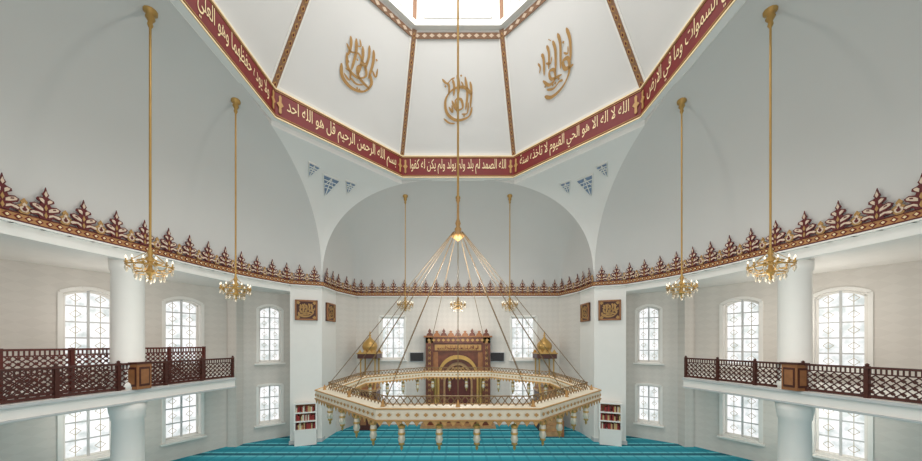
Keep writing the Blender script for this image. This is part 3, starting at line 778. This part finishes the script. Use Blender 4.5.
# ---------- small chandeliers ----------
def chandelier(x, y, z, S=0.78):
    global m
    hit = cove_bvh.ray_cast(Vector((x, y, z)), Vector((0, 0, 1)))
    zt = hit[0].z if hit[0] else 8.7
    m = MB()
    def LT(c, prof, mt, n): m.lathe(c, [(r*S, h*S) for r, h in prof], mt, n)
    m.lathe((x, y, zt), [(.15, .04), (.14, -.04), (.07, -.1), (.1, -.18), (.045, -.28), (.06, -.36), (.02, -.45)], M_GOLD, 12)
    m.tube((x, y, z+.45), (x, y, zt-.3), .026, M_GOLD, 6)
    LT((x, y, z), [(0, -.5), (.05, -.44), (.03, -.36), (.1, -.28), (.12, -.2), (.05, -.1), (.06, .1), (.12, .2), (.05, .32), (.08, .42), (.03, .6)], M_GOLD, 12)
    m.torus((x, y, z-.05*S), .55*S, .025*S, M_GOLD); m.torus((x, y, z-.28*S), .34*S, .02*S, M_GOLD, 24); m.torus((x, y, z+.12*S), .3*S, .02*S, M_GOLD, 24)
    for k in range(12):
        a = k*math.pi/6; d = Vector((math.cos(a), math.sin(a), 0))*S; c = Vector((x, y, z)); up = Vector((0, 0, S))
        if k % 2 == 0:
            P = catmull([c+d*.06+up*.1, c+d*.25-up*.16, c+d*.45-up*.16, c+d*.55-up*.05], 4)
            for i in range(len(P)-1): m.tube(P[i], P[i+1], .011, M_GOLD, 5)
            m.tube(c+up*.5, c+d*.55, .007, M_GOLD, 4)
        LT(c+d*.55, [(.0, -.03), (.05, 0), (.05, .02), (.018, .03), (.018, .12)], M_GOLD, 8)
        LT(c+d*.55+up*.12, [(.016, 0), (.026, .03), (.02, .06), (0, .11)], M_BULB, 6)
        for R_, zz in ((.55, -.08), (.34, -.31)):
            LT(c+d*R_+up*zz, [(0, 0), (.035, -.06), (.04, -.12), (0, -.2)], M_CRYSTAL, 6)
    LT((x, y, z-.5*S), [(0, .02), (.06, -.04), (0, -.12)], M_CRYSTAL, 8)
    m.finish('chandelier')
for x, y, z in ((-7.95, 7.62, 2.0), (-7.8, 10.35, 1.9), (-2.95, 16.5, 2.15), (2.9, 16.5, 2.15), (7.85, 10.35, 1.95), (8.05, 7.6, 2.0), (0, 16.9, 2.2)):
    chandelier(x, y, z)

# ---------- mihrab ----------
m = MB(); Y = 18.86
def bx(x0, x1, y0, z0, z1, mt): m.box(x0, x1, y0, Y, z0, z1, mt)
for e in (-1, 1):
    bx(*sorted((e*1.55, e*2.0)), 18.3, -5.2, .35, M_MARBLE)
    bx(*sorted((e*1.7, e*1.84)), 18.27, -4.6, .1, M_PGOLD)
    for i in range(14):
        m.plate([(.1, 0), (0, .14), (-.1, 0), (0, -.14)], (e*1.77, 18.26, -4.4+i*.33), Vector((1, 0, 0)), Vector((0, 0, 1)), Vector((0, -1, 0)), .02, M_MARBLE)
    bx(*sorted((e*1.25, e*1.55)), 18.45, -5.2, -.5, M_WOODL)
    bx(*sorted((e*1.5, e*2.08)), 18.22, -5.2, -4.75, M_MARBLE)
    m.lathe((e*1.4, 18.36, 0), [(.14, -5.2), (.14, -5.0), (.09, -4.9), (.085, -2.1), (.13, -2.0), (.15, -1.8)], M_GOLD, 12)
bx(-2.0, 2.0, 18.3, .0, .35, M_MARBLE); bx(-2.12, 2.12, 18.2, .35, .45, M_WOODL); bx(-1.55, 1.55, 18.4, -.55, 0, M_MARBLE)
for i in range(13):
    m.plate([(.12, 0), (0, .1), (-.12, 0), (0, -.1)], (-1.8+i*.3, 18.29, .18), Vector((1, 0, 0)), Vector((0, 0, 1)), Vector((0, -1, 0)), .02, M_PGOLD)
bx(-1.45, 1.45, 18.37, -.46, -.1, M_PGOLD)
text_line(m, Vector((-1.3, 18.35, -.38)), Vector((1, 0, 0)), Vector((0, 0, 1)), Vector((0, -1, 0)), 2.6, .24, M_DKRED, rng)
for i in range(9):
    x = -1.76+i*.44; h = .46 if i % 2 == 0 else .32
    m.plate([(-.2, 0), (.2, 0), (.16, .12), (.06, .2), (.1, .28), (0, h), (-.1, .28), (-.06, .2), (-.16, .12)], (x, 18.3, .45), Vector((1, 0, 0)), Vector((0, 0, 1)), Vector((0, 1, 0)), .08, M_WOODL if i % 2 else M_MARBLE)
def archpts(w, zs, za, zb, n=8):
    L = [(-w, zb), (-w, zs)]
    for i in range(1, n+1):
        t = i/n; L.append((-w*math.cos(t*math.pi/2)**.9 if i < n else 0, zs+(za-zs)*math.sin(t*math.pi/2)**1.1))
    return L+[(-x, z) for x, z in reversed(L[:-1])]
def archring(w0, s0, a0_, w1, s1, a1_, y, mt, yb):
    I = archpts(w0, s0, a0_, -5.2); O = archpts(w1, s1, a1_, -5.2); n = len(I)
    vs = [(x, y, z) for x, z in I]+[(x, y, z) for x, z in O]+[(x, yb, z) for x, z in I]
    m.add(vs, [(i, i+1, n+i+1, n+i) for i in range(n-1)]+[(i, i+1, 2*n+i+1, 2*n+i) for i in range(n-1)], mt)
archring(1.16, -2.2, -1.0, 1.28, -2.1, -.75, 18.38, M_GOLD, 18.5)
archring(.92, -2.4, -1.2, 1.16, -2.2, -1.0, 18.5, M_MARBLE, 18.6)
archring(.8, -2.5, -1.4, .92, -2.4, -1.2, 18.6, M_BEIGE, 18.75)
m.add([(x, 18.8, z) for x, z in archpts(.9, -2.4, -1.2, -5.2)], [tuple(range(len(archpts(.9, -2.4, -1.2, -5.2))))], M_WOODR)
O = archpts(1.28, -2.1, -.75, -5.2)
vs = [(x, 18.46, z) for x, z in O]+[(x if abs(x) < 1.27 else math.copysign(1.5, x), 18.46, -.5 if -5.1 < z else z) for x, z in O]
n = len(O); m.add(vs, [(i, i+1, n+i+1, n+i) for i in range(n-1)], M_MARBLE)
for j in range(4):
    k = 7-j
    for i in range(k):
        x = (i-(k-1)/2)*.2; z = -1.65-.16*(3-j)
        m.plate([(-.09, 0), (.09, 0), (.09, .08), (0, .17), (-.09, .08)], (x, 18.62-.03*j, z), Vector((1, 0, 0)), Vector((0, 0, 1)), Vector((0, 1, 0)), .1, M_BEIGE if (i+j) % 2 else M_PGOLD)
m.box(-2.3, 2.3, 17.9, Y, -5.2, -5.08, M_BEIGE)
m.finish('mihrab')

# ---------- pulpits ----------
def pulpit(name, x, y, stairs):
    m = MB(); s = .5
    base = -2.9
    m.box(x-s, x+s, y-s, y+s, -5.2, base, M_WOOD)
    for e in (-1, 1):
        m.box(x+e*.25-.17, x+e*.25+.17, y-s-.02, y-s, -4.9, base-.3, M_WOODL)
    m.box(x-s-.06, x+s+.06, y-s-.06, y+s+.06, base, base+.12, M_BEIGE)
    for ex in (-1, 1):
        for ey in (-1, 1):
            m.lathe((x+ex*(s-.07), y+ey*(s-.07), base+.12), [(.07, 0), (.045, .1), (.045, 1.7), (.08, 1.85)], M_GOLD, 8)
        m.box(x+ex*(s-.07)-.02, x+ex*(s-.07)+.02, y-s+.07, y+s-.07, base+.12, base+.8, M_WOODL)
    m.box(x-s+.07, x+s-.07, y-s+.04, y-s+.1, base+.12, base+.7, M_WOODL) if not stairs else None
    zt = base+1.97
    m.box(x-s-.08, x+s+.08, y-s-.08, y+s+.08, zt, zt+.28, M_WOOD); m.box(x-s-.12, x+s+.12, y-s-.12, y+s+.12, zt+.28, zt+.34, M_GOLD)
    for e in (-1, 1):
        for i in range(4):
            m.plate([(-.13, 0), (.13, 0), (0, .22)], (x-.42+i*.28, y+e*(s+.1), zt+.34), Vector((1, 0, 0)), Vector((0, 0, 1)), Vector((0, 1, 0)), .02, M_GOLD)
    m.lathe((x, y, zt+.34), [(.38, 0), (.36, .12), (.44, .28), (.46, .42), (.4, .58), (.26, .74), (.1, .88), (.04, 1.0), (.08, 1.06), (.03, 1.12), (.05, 1.18), (0, 1.35)], M_GOLD, 20)
    if stairs:
        N = 8; ru = .15; ri = .29
        for i in range(N):
            y1 = y-s-i*ru; z1 = base-i*ri
            m.box(x-s+.06, x+s-.06, y1-ru, y1, -5.2, z1, M_BEIGE)
        for e in (-1, 1):
            yy = y-s; yE = y-s-N*ru; X = x+e*s
            m.add([(X, yy, -5.2), (X, yE, -5.2), (X, yE, -4.4), (X, yy, base+.75)], [(0, 1, 2, 3)], M_WOOD)
            m.bar((X, yE, -4.4), (X, yy, base+.75), .08, (1, 0, 0), .1, M_GOLD)
            m.box(X-.06, X+.06, yE-.1, yE, -5.2, -4.3, M_WOODL)
    m.finish(name)
pulpit('minbar', 5.3, 18.1, True)
pulpit('preaching_pulpit', -5.4, 18.1, False)
for x in (-2.62, 2.5):
    m = MB(); m.box(x-.42, x+.42, 18.76, 18.88, -1.15, -.62, M_BLACK); m.box(x-.46, x+.46, 18.8, 18.89, -1.19, -.58, M_GREY); m.finish('wall_screen')

# ---------- camera & light ----------
cam = bpy.data.cameras.new('cam'); co = bpy.data.objects.new('camera', cam); scene.collection.objects.link(co)
co.location = (0, 0, E); co.rotation_euler = (math.radians(90), 0, 0)
cam.sensor_width = 36; cam.lens = 295/922*36; cam.shift_x = 3/922; cam.shift_y = (343-230.5)/922; cam.clip_start = 0.05
scene.camera = co
w = bpy.data.worlds.new('World'); scene.world = w; w.use_nodes = True
bg = w.node_tree.nodes['Background']; bg.inputs['Color'].default_value = (1.0, 0.97, 0.935, 1); bg.inputs['Strength'].default_value = 1.12
def area(name, loc, rot, size, power, col=(1, 1, 1)):
    l = bpy.data.lights.new(name, 'AREA'); l.shape = 'DISK'; l.size = size; l.energy = power; l.color = col
    o = bpy.data.objects.new(name, l); scene.collection.objects.link(o); o.location = loc; o.rotation_euler = rot
area('dome_fill_lamp', (0, CY, 16.3+E), (0, 0, 0), 7, 1000, (1, 0.98, 0.95))  # added fill light under the dome cap for even lighting, no fixture there
for i, (x, y, z, p) in enumerate([(0, CY, 1.8, 420), (-7.9, 8, 1.2, 90), (7.9, 8, 1.2, 90), (0, 16.3, 1.2, 150), (-12.5, 10.5, 1.0, 40), (12.8, 10.5, 1.0, 60), (-12.5, 10.5, -2.8, 50), (12.8, 10.5, -2.8, 70)]):  # point lights at the chandeliers; the aisle ones are added fill without fixtures
    l = bpy.data.lights.new('chandelier_and_aisle_fill', 'POINT'); l.energy = p; l.shadow_soft_size = 0.5; l.color = (1, .94, .86)
    o = bpy.data.objects.new('chandelier_and_aisle_fill', l); scene.collection.objects.link(o); o.location = (x, y, z+E)
